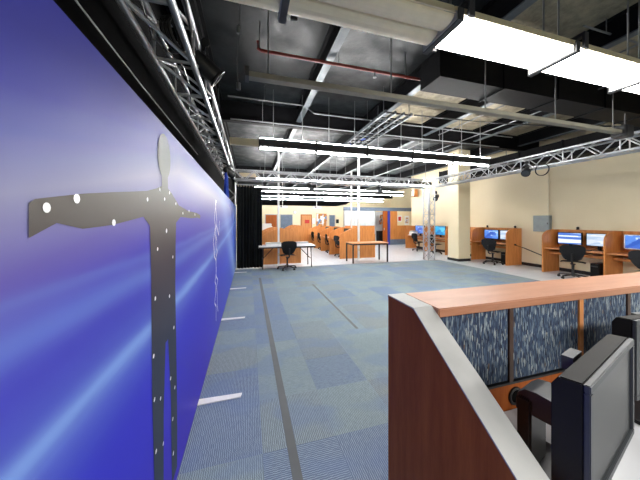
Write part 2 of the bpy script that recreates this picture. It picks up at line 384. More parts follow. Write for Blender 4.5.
for lab, pts in (('thin conduit crossing the dark ceiling above the brightest fixtures', [(2.4, 1.05, 3.95), (8.9, 1.05, 3.95)]),
                 ('pair conduit bending down behind the bright row at upper right', [(4.2, 2.2, 4.1), (6.1, 2.2, 4.1), (6.3, 2.2, 3.9), (8.8, 2.2, 3.9)]),
                 ('thin conduit running away above the lighting track right of the cable tray', [(5.3, 1.0, 4.05), (5.3, 7.6, 4.05)]),
                 ('thin conduit near the right truss running away under the ceiling', [(6.0, 1.0, 3.9), (6.0, 8.0, 3.9)])):
    o = thing('conduit', lab, 'conduit', pts[0], 0, 'conduits under the ceiling')
    q = [Vector(p) - Vector(pts[0]) for p in pts]
    MB().path(q, .013).build('pipe_run', M['rod'], o)
    for f_ in (.1, .9):
        v_ = q[0].lerp(q[-1], f_); zt = CEIL - pts[0][2]; MB().tube((v_.x, v_.y, 0 if f_ < .5 else q[-1].z), (v_.x, v_.y, zt), .006).build('hanger_rod', M['rod'], o)
tag(MB().path([(3.1, 4.2, 3.62), (3.9, 3.9, 3.5), (4.8, 4.0, 3.58), (5.6, 3.7, 3.5), (6.3, 2.75, 3.2)], .014).build('power_cable', M['black']), 'black power cable draped from the duct to the end box of the lighting track', 'cable')
tag(MB().path([(-.9, .1, 2.76), (-.9, 2.5, 2.73), (-.9, 5, 2.76)], .006).build('wall_cable', M['rod']), 'thin pale cable stretched along the black wall above the blue backdrop', 'cable')
for k, (x, y, l) in enumerate(((.13, 2.1, 1.0), (-.12, 3.1, 1.2))):
    tag(MB().path([(x, y, CEIL), (x + .02, y, CEIL - l * .4), (x - .02, y, CEIL - l * .7), (x, y, CEIL - l)], .006).tube((x, y, CEIL - l * .45), (x, y, CEIL - l * .38), .022).tube((x, y, CEIL - l), (x, y, CEIL - l + .08), .025).build('hanging_chain', M['rod']),
        ('short chain with hooks hanging from the black ceiling left of the grey beam', 'longer chain hanging from the black ceiling next to the left truss')[k], 'chain')

# ---------------------------------------------------------------- light fixtures
ORD = ['first', 'second', 'third', 'fourth', 'fifth', 'sixth', 'seventh', 'eighth']
L = 1.27
hA = MB().prism([(-.18, .02), (-.15, .1), (-.06, .15), (.06, .15), (.15, .1), (.18, .02), (.17, .02), (.14, .09), (.05, .135), (-.05, .135), (-.14, .09), (-.17, .02)], 'X', .01, L - .01).mesh('housing', M['cream'])
def lens_mesh(m): return MB().prism([(.004, .02)] + [(.085 - .081 * math.cos(a), .02 - .045 * math.sin(a)) for a in [PI * k / 8 for k in range(9)]][1:] , 'X', .02, L - .02).mesh('lens', m)
lensOn, lensOff = lens_mesh(M['lens']), lens_mesh(M['cream'])
endA = MB().prism([(-.185, -.035), (-.185, .03), (-.06, .16), (.06, .16), (.185, .03), (.185, -.035)], 'X', 0, .022).mesh('end_plate', M['greytrim'])
strapA = MB().bb(-.015, .035, -.2, .2, -.045, -.034).bb(-.015, .035, -.2, -.19, -.034, .05).bb(-.015, .035, .19, .2, -.034, .05).mesh('joint_strap', M['darkgrey'])
brk = MB().box((0, 0, .1), (.05, .42, .03)).box((0, -.2, .04), (.05, .02, .14)).box((0, .2, .04), (.05, .02, .14)).mesh('bracket', M['darkgrey'])
rodA = MB().tube((0, 0, .14), (0, 0, CEIL - 3.08), .008).mesh('hanger_rod', M['rod'])
for k, x in enumerate((-1.04, .23, 1.5, 2.77, 4.04, 5.31)):
    on = k >= 2
    f = thing('light_fixture', ('unlit' if not on else 'brightly lit') + ' lensed fluorescent fixture, ' + ORD[k] + ' from left in the nearest row', 'ceiling light', (x, 1.69, 3.08), 0, 'lensed fixtures in the nearest row')
    inst(hA, 'housing', f); inst(lensOn if on else lensOff, 'lens', f); inst(lensOn if on else lensOff, 'lens', f, (0, -.17, 0))
    inst(endA, 'end_plate', f); inst(endA, 'end_plate', f, (L - .022, 0, 0)); inst(brk, 'bracket', f, (.1, 0, .03))
    inst(strapA, 'joint_strap', f)
    inst(rodA, 'hanger_rod', f, (.1, 0, 0)); inst(rodA, 'hanger_rod', f, (L - .1, 0, 0))
L2 = 1.22
hB = MB().bb(.005, L2 - .005, -.045, .045, .035, .165).mesh('housing', M['darkgrey'], .01)
tB = MB().tube((.03, 0, 0), (L2 - .03, 0, 0), .014, 8).mesh('tube', M['tube'], smooth=True)
sB = MB().box((0, 0, 0), (.028, .06, .07)).mesh('lamp_holder', M['darkgrey'])
rB = MB().prism([(-.07, .19), (-.05, .165), (.05, .165), (.07, .19), (.06, .19), (.045, .172), (-.045, .172), (-.06, .19)], 'X', .01, L2 - .01).mesh('top_reflector', M['darkgrey'])
rows = [(5.3, 'in the lit row hung before the back truss', 3.05, .19, 5), (9.05, 'in the lit row just behind the back truss', 3.05, .24, 6), (12.9, 'in the fourth lit row, over the carrels', 3.05, .24, 7), (17.3, 'in the farthest lit row near the back wall', 3.05, .24, 8)]
for y, desc, z, x0, n in rows:
    rod = MB().tube((0, 0, .1), (0, 0, CEIL - z), .008).mesh('hanger_rod', M['rod'])
    for k in range(n):
        f = thing('light_fixture', 'twin tube fluorescent fixture, ' + ORD[k] + ' from left ' + desc, 'ceiling light', (x0 + k * L2, y, z), 0, 'fluorescent fixtures ' + desc)
        inst(hB, 'housing', f)
        if k == 0: MB().bb(-.56, 0, -.045, .045, .035, .165).build('end_housing', M['cream'], f)
        inst(rB, 'top_reflector', f)
        for dy, dz in ((0, 0), (-.03, .2)):
            inst(tB, 'tube', f, (0, dy, dz))
            inst(sB, 'lamp_holder', f, (.015, dy, dz)); inst(sB, 'lamp_holder', f, (L2 - .015, dy, dz))
        inst(rod, 'hanger_rod', f, (.3, 0, 0)); inst(rod, 'hanger_rod', f, (L2 - .3, 0, 0))
# unlit track bar
tk = thing('lighting_track', 'long pale metal lighting track hung across the room between two light rows', 'track', (.0, 2.75, 3.06))
MB().bb(0, 6.15, -.045, .045, 0, .012).bb(0, 6.15, -.045, -.03, .012, .055).bb(0, 6.15, .03, .045, .012, .055).build('rail', M['track'], tk)
MB().bb(-.04, 0, -.07, .07, -.01, .09).build('end_cap', M['darkgrey'], tk)
MB().bb(6.15, 6.35, -.1, .1, -.06, .14).build('feed_box', M['black'], tk, bevel=.01)
for x in (.2, 1.7, 3.2, 4.6, 6.0): MB().tube((x, 0, .012), (x, 0, CEIL - 3.06), .008).build('hanger_rod', M['rod'], tk)

# ---------------------------------------------------------------- truss rig
def truss(name, label, length, axis, loc, stuff=False, ladder=False, w=.29, bay=.3, group=None, r=.024, rb=.012):
    t = thing(name, label, 'truss', loc, 0, group)
    def V(a, u, v): return {'Y': (u, a, v), 'X': (a, u, v), 'Z': (u, v, a)}[axis]
    for u in (0, w):
        for v in (0, w):
            MB().tube(V(0, u, v), V(length, u, v), r, 10).build('chord', M['alu'], t, smooth=True)
    n = int(round(length / bay)); st = MB(); meshes = {}
    def br(key, p, q, off):
        if stuff: st.tube([a + b for a, b in zip(p, off)], [a + b for a, b in zip(q, off)], rb, 6); return
        if key not in meshes: meshes[key] = MB().tube(p, q, rb, 8).mesh('brace', M['alu'], smooth=True)
        inst(meshes[key], 'brace', t, off)
    for i in range(n):
        off = V(i * bay, 0, 0); e = i % 2
        if ladder:
            for v in (0, w): br(('lh', v), V(0, 0, v), V(bay, w, v), off); br(('c', 0 if v == 0 else 4), V(0, 0, v), V(0, w, v), off)
            for u in (0, w): br(('lv', u), V(0, u, 0), V(bay, u, w), off); br(('c', 1 if u == 0 else 2), V(0, u, 0), V(0, u, w), off)
            continue
        for v in (0, w):
            br(('h', v, e), V(0, 0 if e else w, v), V(bay, w if e else 0, v), off)
        for u in (0, w):
            br(('v', u, e), V(0, u, 0 if e else w), V(bay, u, w if e else 0), off)
        if i % 3 == 0:
            br(('c', 0), V(0, 0, 0), V(0, w, 0), off); br(('c', 1), V(0, 0, 0), V(0, 0, w), off); br(('c', 2), V(0, w, 0), V(0, w, w), off); br(('c', 3), V(0, 0, w), V(0, w, w), off)
    if stuff:
        o = st.build('lacing', M['alu'], t, smooth=True); o['kind'] = 'stuff'
    return t
TZ = 2.87
truss('box_truss', 'silver box truss hung above the blue backdrop along the black wall', 9.0, 'Y', (-.74, -.69, TZ), ladder=True, bay=.6, r=.026, rb=.013)
truss('box_truss', 'silver box truss running along the cream wall on the right', 9.0, 'Y', (6.76, -.6, TZ))
truss('box_truss', 'silver box truss spanning the room along the far carpet edge', 7.2, 'X', (-.44, 8.26, TZ), stuff=True)
tw = truss('truss_tower', 'upright silver truss tower standing at the far carpet corner', 2.84, 'Z', (6.76, 8.26, .01), stuff=True)
MB().bb(-.06, .35, -.06, .35, 0, .012).build('base_plate', M['alu'], tw)
tw = truss('truss_tower', 'upright dark truss tower behind the black curtain at the end of the backdrop', 2.84, 'Z', (-.74, 8.76, .01), stuff=True)
# suspension rods for the near truss ends
for x, y, lab in ((-.6, 1.0, 'steel hanging rod holding the near part of the left truss'), (-.6, 5.5, 'steel hanging rod holding the far part of the left truss'), (6.9, 3.0, 'steel hanging rod holding the right truss'), (3.0, 8.4, 'steel hanging rod holding the middle of the back truss')):
    tag(MB().tube((x, y, TZ + .27), (x, y, CEIL), .008).build('hanging_rod', M['rod']), lab, 'rod')

def spotlight(loc, rz, label, down=.6):
    t = thing('stage_light', label, 'stage light', loc, rz, 'stage lights on the truss rig')
    MB().bb(-.02, .02, -.03, .03, -.03, .07).tube((-.03, 0, .05), (.03, 0, .05), .04, 10).build('clamp', M['black'], t)
    MB().path([(-.1, 0, -.16), (-.1, 0, -.05), (-.06, 0, -.03), (.06, 0, -.03), (.1, 0, -.05), (.1, 0, -.16)], .01).build('yoke', M['black'], t)
    R = Matrix.Rotation(PI / 2 + down, 4, 'X')
    MB().lathe([(.03, -.14), (.07, -.11), (.085, -.02), (.085, .12), (.095, .13), (.095, .15), (.08, .15), (.08, .125)], (0, 0, -.16), 18, rot=R).build('lamp_can', M['black'], t, smooth=True)
    MB().lathe([(.001, .12), (.078, .121), (.078, .126), (.001, .127)], (0, 0, -.16), 18, rot=R).build('lens', M['silver'], t)
    return t
spotlight((-.4, 2.55, 3.16), 1.9, 'black stage light clamped to the left truss, nearest of those over the backdrop')
spotlight((-.45, 6.2, 2.86), 2.1, 'black stage light low under the far end of the left truss')
spotlight((6.76, 4.65, 2.98), -1.2, 'black stage light clamped to the right truss with a cable loop')
spotlight((2.0, 8.26, 2.88), .2, 'black stage light under the back truss left of the middle')
spotlight((4.6, 8.26, 2.88), -.2, 'black stage light under the back truss right of the middle')
spotlight((7.16, 8.3, 2.65), -1.0, 'small black light clamped on the truss tower')
tag(MB().torus((6.72, 4.3, 2.78), .14, .008, Matrix.Rotation(PI / 2, 4, 'Y'), 22, 6, 2, .02).build('cable_loop', M['black']), 'black cable loop dangling below the right truss', 'cable')
tag(MB().torus((-.6, 2.2, 3.0), .11, .014, Matrix.Rotation(PI / 2, 4, 'Y') @ Matrix.Rotation(.4, 4, 'X'), 20, 6, 3, .03).build('cable_coil', M['black']), 'black cable coil stowed inside the left truss', 'cable')
tag(MB().path([(-.45 + .05 * math.sin(k * 1.3), -.3 + k * .35, TZ + .12 + .05 * math.sin(k * 2.1)) for k in range(24)], .012).build('power_cable', M['black']), 'black power cable snaking through the left truss', 'cable')
tag(MB().path([(-.62 + .07 * math.sin(k * 1.9), -.3 + k * .4, TZ + .05 + .03 * math.cos(k * 1.7)) for k in range(21)], .009).build('power_cable', M['black']), 'thinner black cable lying along the bottom of the left truss', 'cable')
# blue cloth tied under the truss
bl = thing('blue_cloth', 'bunched blue cloth hanging under the left truss near the end of the backdrop', 'cloth', (-.45, 5.7, 2.05))
MB().sheet(lambda u, v: (-.02 + .05 * math.sin(u * 14) * (1 - .5 * v), -.13 + .26 * u, .5 * v + .03 * math.sin(u * 9)), 24, 8, .004).build('cloth', M['bluecloth'], bl, smooth=True)
MB().tube((0, 0, .48), (0, 0, .84), .012).build('strap', M['black'], bl)

# ---------------------------------------------------------------- blue printed backdrop
bk = thing('printed_backdrop', 'long blue printed backdrop screen with arms-out figure silhouette along the left', 'backdrop', (0, 0, 0))
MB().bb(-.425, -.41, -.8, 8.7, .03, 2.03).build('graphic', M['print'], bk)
MB().bb(-.455, -.427, -.8, 8.7, 1.99, 2.025).bb(-.455, -.427, -.8, 8.7, .03, .06).build('frame', M['black'], bk)
for y in (.48, 2.32, 4.17, 6.0, 7.85):
    MB().bb(-.455, -.427, y - .02, y + .02, .03, 2.02).build('post', M['alu'], bk)
    MB().prism([(-.43, y - .035), (-.07, y - .03), (-.06, y + .02), (-.43, y + .035)], 'Z', .009, .017).build('foot', M['white'], bk)
    MB().prism([(-.80, y - .03), (-.45, y - .035), (-.45, y + .035), (-.80, y + .03)], 'Z', .009, .017).build('foot', M['white'], bk)
def flat(poly, x, name, mat):
    b = MB(); vs = [b.bm.verts.new((x, a, c)) for a, c in poly]
    for tri in tessellate_polygon([[Vector((a, c, 0)) for a, c in poly]]): b.bm.faces.new([vs[i] for i in tri]).normal_update()
    for fc in b.bm.faces:
        if fc.normal.x < 0: fc.normal_flip()
    return b.build(name, mat, bk)
PX = -.4085
fig = [(-.045, 1.78), (-.05, 1.72), (-.12, 1.70), (-.24, 1.674), (-.504, 1.64), (-.65, 1.62), (-.798, 1.594), (-.813, 1.584), (-.813, 1.517), (-.74, 1.5456), (-.65, 1.53), (-.504, 1.5376), (-.27, 1.567), (-.2, 1.53),
       (-.185, 1.3), (-.18, 1.05), (-.175, .8), (-.155, .5), (-.14, .25), (-.13, .1), (-.03, .1), (-.02, .3), (-.02, .6), (.01, .93), (.05, .93), (.1, .6), (.11, .3), (.12, .1), (.22, .1), (.225, .3), (.215, .6), (.2, .9), (.185, 1.15), (.19, 1.4), (.2, 1.54), (.3, 1.575), (.6, 1.57), (.82, 1.578), (.94, 1.57), (.95, 1.60), (.8, 1.615), (.5, 1.62), (.26, 1.645), (.12, 1.70), (.05, 1.72), (.045, 1.78)]
flat([(1.43 + a, b) for a, b in fig], PX, 'printed_figure', M['silhouette'])
flat([(1.42 + .1 * math.sin(a), 1.872 + .112 * math.cos(a)) for a in [2 * PI * k / 28 for k in range(28)]], PX + .0006, 'printed_head', M['silhouette'])
dots = MB()
def dot(y, z, r):
    vs = [dots.bm.verts.new((PX + .0012, y + r * math.cos(2 * PI * k / 10), z + r * math.sin(2 * PI * k / 10))) for k in range(10)]; dots.bm.faces.new(vs)
for y, z, r in ((.66, 1.578, .011), (.755, 1.605, .012), (.93, 1.545, .011), (1.2, 1.64, .009), (1.35, 1.70, .009), (1.42, 1.66, .009), (1.5, 1.7, .008), (1.62, 1.65, .009), (1.78, 1.6, .009), (1.95, 1.62, .009), (2.15, 1.6, .01), (1.45, 1.5, .012), (1.32, 1.42, .009), (1.56, 1.35, .009), (1.29, 1.2, .01), (1.5, 1.15, .01), (1.27, .95, .01), (1.58, .95, .01), (1.28, .75, .01), (1.36, .7, .009), (1.52, .7, .01), (1.6, .6, .01), (1.3, .5, .01), (1.56, .45, .01), (1.3, .3, .01), (1.57, .25, .011), (1.4, .45, .009)): dot(y, z, r)
dots.build('printed_dots', M['dot'], bk)['kind'] = 'stuff'
# pale runner drawn in light strokes
def ribbon(b, pts, wd):
    for (y0, z0), (y1, z1) in zip(pts, pts[1:]):
        dy, dz = y1 - y0, z1 - z0; l = math.hypot(dy, dz) or 1; ny, nz = -dz / l * wd / 2, dy / l * wd / 2
        vs = [b.bm.verts.new((PX + .001, a, c)) for a, c in ((y0 - ny, z0 - nz), (y1 - ny, z1 - nz), (y1 + ny, z1 + nz), (y0 + ny, z0 + nz))]; b.bm.faces.new(vs)
rn = MB(); cy = 3.4
for s in (0, .12):
    pts = [(cy + s, 1.82)]
    while pts[-1][1] > .32: pts.append((cy + s * (1 + .8 * (1.2 - pts[-1][1])) + random.uniform(-.09, .09), pts[-1][1] - random.uniform(.05, .11)))
    ribbon(rn, pts, .022)
ribbon(rn, [(cy, 1.5), (cy - .2, 1.3), (cy - .1, 1.1)], .02); ribbon(rn, [(cy + .1, 1.5), (cy + .35, 1.35), (cy + .45, 1.55)], .02)
rn.build('printed_runner', M['dot'], bk)
sw = MB(); ribbon(sw, [(5.6 + 2.9 * (k / 14), 1.9 - 1.6 * (k / 14) ** 1.7) for k in range(15)], .06); sw.build('printed_swoosh', M['royal'], bk)

# ---------------------------------------------------------------- curtain at the end of the backdrop
cu = thing('black_curtain', 'black pleated curtain hanging at the far end of the blue backdrop', 'curtain', (-.38, 8.5, 0))
MB().sheet(lambda u, v: (.8 * u + .01 * math.sin(u * 60), .05 * math.sin(u * 2 * PI * 8) * (.6 + .4 * (1 - v)) + .02 * math.sin(u * 23 + v * 2), .02 + 2.64 * v), 120, 10, .004).build('drape', M['drape'], cu, smooth=True)
for k in range(9):
    MB().torus((.04 + .09 * k, 0, 2.7), .035, .006, Matrix.Rotation(PI / 2, 4, 'Y'), 12, 5).build('ring', M['cream'], cu)
MB().tube((-.05, 0, 2.735), (.85, 0, 2.735), .018).build('rail', M['alu'], cu)
for x in (0, .8): MB().tube((x, 0, 2.73), (x, 0, 2.87), .01).build('hanger', M['alu'], cu)

# ---------------------------------------------------------------- floor tapes
tag(MB().bb(.25, .31, .9, 6.95, .009, .0115).build('floor_tape', M['tape']), 'long dark grey cable tape strip on the carpet beside the backdrop', 'tape')
tag(MB().bb(1.47, 1.51, 3.3, 5.9, .009, .0115).build('floor_tape', M['tape']), 'shorter grey tape strip in the middle of the carpet', 'tape')

# ---------------------------------------------------------------- white power poles
for x, y, r, lab in ((.98, 8.68, .032, 'white square power pole beside the folding table with the chair'), (4.22, 9.2, .036, 'white square power pole behind the wooden topped table'), (5.35, 12.6, .035, 'thinner looking white power pole farther back beside the booth')):
    o = thing('power_pole', lab, 'pole', (x, y, 0), 0, 'white power poles')
    MB().bb(-r, r, -r, r, .02, CEIL).build('pole', M['white'], o, bevel=.004); MB().bb(-r * 1.5, r * 1.5, -r * 1.5, r * 1.5, 0, .03).build('foot', M['white'], o)
    MB().bb(-.03, .03, -r - .012, -r, .35, .45).build('socket', M['cream'], o)

# ---------------------------------------------------------------- task chair
def make_chair(loc, rz, label, group):
    t = thing('task_chair', label, 'chair', loc, rz, group)
    MB().sheet(lambda u, v: (-.24 + .48 * u + 0, -.23 + .46 * v, .455 + .015 * math.cos((u - .5) * 3) - .06 * max(0, v - .8) ** 1 * 2 - .25 * max(0, abs(u - .5) - .4) ** 2 * 4), 10, 10, .06).build('seat', M['softblack'], t, smooth=True)
    def bf(u, v):
        wd = .34 + .15 * math.sin(PI * .5 * min(1, v * 1.15)); cr = .03 * math.cos(PI * (u - .5)) 
        zz = .5 + .42 * v - (.06 * abs(2 * u - 1) ** 4 if v > .5 else -.05 * abs(2 * u - 1) ** 4 * (1 - 2 * v))
        return ((u - .5) * wd, -.23 - .08 * v - cr + .04 * (2 * v - 1) ** 2, zz)
    MB().sheet(bf, 10, 10, .025).build('backrest', M['softblack'], t, smooth=True)
    MB().path([(0, -.05, .4), (0, -.2, .39), (0, -.29, .43), (0, -.32, .55), (0, -.33, .7)], .022).build('back_support', M['black'], t, smooth=True)
    MB().lathe([(.06, .4), (.055, .385), (.03, .37), (.026, .2), (.035, .14), (.045, .1), (.04, .07)][::-1], (0, 0, 0), 14).build('gas_column', M['black'], t, smooth=True)
    lg = MB().path([(.03, 0, .11), (.16, 0, .095), (.3, 0, .075)], .02).mesh('leg', M['black'], smooth=True)
    cs = MB().tube((.3, -.022, .03), (.3, -.006, .03), .03, 12).tube((.3, .006, .03), (.3, .022, .03), .03, 12).tube((.3, 0, .03), (.3, 0, .08), .01).mesh('caster', M['black'])
    for k in range(5): 
        a = 2 * PI * k / 5 + .3
        g = inst(lg, 'leg', t, (0, 0, 0), (0, 0, a)); inst(cs, 'caster', g)
    return t
F0 = .0
chair0 = make_chair((1.18, 7.98, .009), .05, 'black task chair seen from behind at the white folding table', 'black task chairs')
CH = [((8.45, 6.97, 0), -PI / 2 + .25, 'black task chair pulled up to the carrel next to the cream pillar'),
      ((8.4, 4.62, 0), -PI / 2 + .45, 'black task chair in front of the twin monitors under the grey wall box'),
      ((8.35, 3.2, 0), -PI / 2 - .1, 'black task chair cut by the right picture edge at the nearest wall carrel'),
      ((8.5, 9.9, 0), -PI / 2, 'black task chair at the cyan screen between truss tower and pillar'),
      ((8.5, 11.1, 0), -PI / 2, 'black task chair seen left of the truss tower by the blue screen'),
      ((3.92, 10.3, 0), -PI / 2 + .2, 'black task chair in the first bay of the double carrel row'),
      ((3.92, 11.7, 0), -PI / 2 - .1, 'black task chair in the second bay of the double carrel row'),
      ((3.92, 13.1, 0), -PI / 2, 'black task chair in the third bay of the double carrel row'),
      ((3.92, 14.5, 0), -PI / 2 + .1, 'black task chair in the fourth bay of the double carrel row')]
for loc, rz, lab in CH: dup(chair0, loc, rz, lab, 'black task chairs')

# ---------------------------------------------------------------- wall carrels
def arch(x0, x1, z0, z1, flatfrac=.45, n=10):      # front edge x0 (low), back x1 (high)
    p = [(x1, 0), (x0, 0), (x0, z0)]; xe = x0 + (x1 - x0) * (1 - flatfrac)
    for k in range(1, n + 1):
        a = PI / 2 * k / n; p.append((xe - (xe - x0) * math.cos(a), z0 + (z1 - z0) * math.sin(a)))
    p.append((x1, z1)); return p
def carrel_row(label, ys):
    t = thing('carrel_row', label, 'carrels', (8.6, ys[0], 0), 0, 'oak wall carrel rows')
    y0 = ys[0]
    for y in ys:
        MB().prism(arch(0, .71, 1.04, 1.29), 'Y', y - y0 - .016, y - y0 + .016).build('divider', M['oak'], t)
    for a, b in zip(ys, ys[1:]):
        a -= y0; b -= y0
        MB().bb(.685, .71, a + .017, b - .017, .62, 1.29).build('back_panel', M['oak'], t)
        MB().bb(.05, .684, a + .018, b - .018, .715, .745).build('desktop', M['oak_top'], t, bevel=.004)
        MB().bb(.3, .684, a + .018, b - .018, .55, .57).build('shelf', M['oak'], t)
        MB().bb(.3, .33, a + .018, b - .018, .57, .62).build('shelf_lip', M['oak'], t)
        MB().bb(.69, .73, a + .2, a + .32, .28, .4).build('outlet', M['cream'], t)
    return t
carrel_row('row of oak wall carrels under the grey wall box at the right', [2.7, 4.1, 5.48])
carrel_row('row of oak wall carrels running back behind the cream pillar', [6.6, 8.0, 9.4, 10.9, 12.4])

def monitor(loc, rz, label, mat, wd=.58, ht=.36, lift=.11, body=None, tilt=0, group=None, depth=.035):
    t = thing('monitor', label, 'monitor', loc, rz, group)      # screen faces local -Y
    body = body or M['monitor']; zc = lift + ht / 2; b = .018
    MB().bb(-wd / 2, wd / 2, 0, depth, lift, lift + ht).build('casing', body, t, bevel=.004)
    bz = MB().bb(-wd / 2, wd / 2, -.008, .001, lift + ht - b, lift + ht).bb(-wd / 2, wd / 2, -.008, .001, lift, lift + b * 1.2).bb(-wd / 2, -wd / 2 + b, -.008, .001, lift, lift + ht).bb(wd / 2 - b, wd / 2, -.008, .001, lift, lift + ht)
    bz.build('bezel', body, t)
    MB().bb(-wd / 2 + b, wd / 2 - b, -.003, .0005, lift + b * 1.2, lift + ht - b).build('screen', mat, t)
    MB().bb(-.035, .035, depth, depth + .05, .01, lift + ht * .6).build('stand_neck', body, t, bevel=.008)
    MB().bb(-.13, .13, -.05, .14, 0, .014).build('stand_base', body, t, bevel=.005)
    return t
RW = -PI / 2   # faces -X
GM = 'monitors on the carrel desks'
DZ = .745
monitor((9.08, 5.08, DZ), RW, 'left monitor with striped blue window under the grey wall box', M['scr_bars'], group=GM)
monitor((9.08, 4.45, DZ), RW, 'right monitor with pale page at the carrel under the grey wall box', M['scr_page'], .5, group=GM)
monitor((9.05, 3.65, DZ), RW, 'white framed lit monitor at the nearest wall carrel by the picture edge', M['scr_desk'], .6, body=M['white'], group=GM)
monitor((9.08, 7.55, DZ), RW, 'lit blue desktop monitor in the carrel right of the cream pillar', M['scr_desk'], .6, group=GM)
monitor((9.08, 6.95, DZ), RW, 'pale lit monitor partly hidden by the divider right of the cream pillar', M['scr_page'], .5, group=GM)
monitor((9.05, 10.25, DZ), RW, 'cyan lit monitor between the truss tower and the cream pillar', M['scr_cyan'], .75, .45, group=GM)
monitor((9.05, 11.75, DZ), RW, 'blue lit monitor seen left of the truss tower', M['scr_desk'], .75, .45, group=GM)
def keyboard(loc, rz, label, mat):
    t = thing('keyboard', label, 'keyboard', loc, rz, 'keyboards on the carrel desks')
    MB().bb(-.22, .22, -.07, .07, 0, .016).build('case', mat, t, bevel=.004)
    ks = MB()
    for i in range(14):
        for j in range(5): ks.bb(-.205 + i * .0295, -.18 + i * .0295, -.06 + j * .025, -.04 + j * .025, .016, .022)
    ks.build('keys', mat, t)['kind'] = 'stuff'
    return t
keyboard((8.82, 4.7, DZ), RW, 'black keyboard on the carrel desk under the grey wall box', M['black'])
keyboard((8.82, 7.4, DZ), RW, 'black keyboard on the carrel desk right of the cream pillar', M['black'])
keyboard((8.82, 3.5, DZ), RW, 'black keyboard at the nearest wall carrel', M['black'])
def tower(loc, rz, label):
    t = thing('computer_tower', label, 'computer', loc, rz, 'computer towers under the carrels')
    MB().bb(-.09, .09, -.21, .21, .01, .43).build('case', M['black'], t, bevel=.008)
    MB().bb(-.085, .085, -.222, -.21, .02, .42).build('front_panel', M['monitor'], t, bevel=.004)
    MB().bb(-.07, .07, -.226, -.222, .34, .37).build('disc_drive', M['silver'], t)
    for sx_ in (-.07, .07): MB().bb(sx_ - .015, sx_ + .015, -.18, .18, 0, .012).build('foot', M['black'], t)
    return t
tower((8.95, 4.35, 0), RW, 'black computer tower on the floor under the carrel below the grey wall box')
tower((8.95, 6.8, 0), RW, 'black computer tower on the floor in the carrel right of the pillar')
def webcam(loc, label):
    t = thing('webcam', label, 'webcam', loc, RW, 'webcams on the carrel backs')
    MB().bb(-.03, .03, -.03, .03, 0, .015).build('clip', M['black'], t)
    MB().lathe([(.01, .012), (.02, .015), (.035, .04), (.035, .07), (.02, .09)], (0, 0, 0), 12).build('head', M['black'], t, smooth=True)
webcam((9.297, 5.0, 1.29), 'small black webcam on the carrel back panel under the grey wall box')
webcam((9.297, 7.9, 1.29), 'small black webcam on the carrel back panel near the cream pillar')
webcam((9.297, 6.8, 1.29), 'small black webcam near the end divider of the pillar carrel row')
tag(MB().path([(8.95, 6.58, .72), (9.05, 6.3, .62), (9.1, 6.0, .5), (9.05, 5.7, .42), (9.0, 5.5, .38)], .016).lathe([(.03, 0), (.03, .03)], (8.95, 6.55, .72), 10, rot=Matrix.Rotation(PI / 2, 4, 'X')).build('power_cable', M['black']), 'black cable slung between the two wall carrel rows', 'cable')
# grey box on the wall with conduit
eb = thing('electrical_box', 'grey metal electrical box on the cream wall between the carrel rows', 'box', (9.349, 5.92, 1.2))
MB().bb(-.12, 0, -.24, .24, 0, .53).build('casing', M['greybox'], eb, bevel=.006)
MB().bb(-.13, -.12, -.225, .225, .015, .515).build('cover', M['greybox'], eb, bevel=.003)
MB().bb(-.14, -.13, -.21, -.18, .24, .3).build('latch', M['silver'], eb)
MB().tube((-.03, -.16, .53), (-.03, -.16, 2.1), .018).build('conduit', M['cream'], eb)
for k, z in enumerate((.9, 1.6)): MB().bb(-.05, 0, -.2, -.12, z, z + .03).build('strap', M['cream'], eb)
sp = thing('wall_speaker', 'tan box speaker high on the cream wall beyond the truss tower', 'speaker', (9.2, 12.4, 2.95))
MB().bb(-.12, .1, -.16, .16, 0, .42).build('cabinet', M['oak'], sp, bevel=.01); MB().bb(-.13, -.12, -.14, .14, .02, .4).build('grille', M['track'], sp); MB().bb(.1, .15, -.04, .04, .15, .25).build('bracket', M['black'], sp)

# ---------------------------------------------------------------- double carrel islands
def arch2(x0, x1, z0, z1, n=20):
    return [(x0, 0), (x0, z0)] + [(x0 + (x1 - x0) * k / n, z0 + (z1 - z0) * math.sin(PI * k / n) ** .85) for k in range(1, n)] + [(x1, z0), (x1, 0)]
def island(label, x0, ys, wd):
    t = thing('carrel_island', label, 'carrels', (x0, ys[0], 0), 0, 'oak carrel islands'); y0 = ys[0]
    for y in ys:
        MB().prism(arch2(0, wd, .98, 1.27), 'Y', y - y0, y - y0 + .035).build('divider', M['oak'], t)
    for a, b in zip(ys, ys[1:]):
        a -= y0; b -= y0
        MB().bb(wd / 2 - .015, wd / 2 + .015, a + .036, b - .001, .1, 1.24).build('spine_panel', M['oak'], t)
        MB().bb(.1, wd / 2 - .016, a + .036, b - .001, .715, .745).build('desktop', M['oak_top'], t)
        MB().bb(wd / 2 + .016, wd - .1, a + .036, b - .001, .715, .745).build('desktop', M['oak_top'], t)
    return t
island('double sided oak carrel island behind the wooden topped table', 3.57, [9.6, 11.0, 12.4, 13.8, 15.2], 1.6)
island('double sided oak carrel island behind the white folding table', .42, [9.1, 10.5, 11.9], 1.43)
monitor((4.12, 10.3, .745), RW, 'dark monitor in the first bay of the double carrel island', M['scr_off'], .5, group=GM)
monitor((4.12, 11.7, .745), RW, 'dark monitor in the second bay of the double carrel island', M['scr_off'], .5, group=GM)
monitor((4.12, 13.1, .745), RW, 'dark monitor in the third bay of the double carrel island', M['scr_off'], .5, group=GM)
island('oak carrel island seen far off between the two nearer islands', 2.52, [15.8, 17.2, 18.6], 1.4)
cp = thing('copier', 'white office copier standing behind the left carrel island', 'copier', (.85, 13.0, 0))
MB().bb(-.3, .3, -.3, .3, .05, 1.05).build('body', M['white'], cp, bevel=.015); MB().bb(-.28, .28, -.28, .28, 1.07, 1.3).build('scanner', M['paper'], cp, bevel=.02)
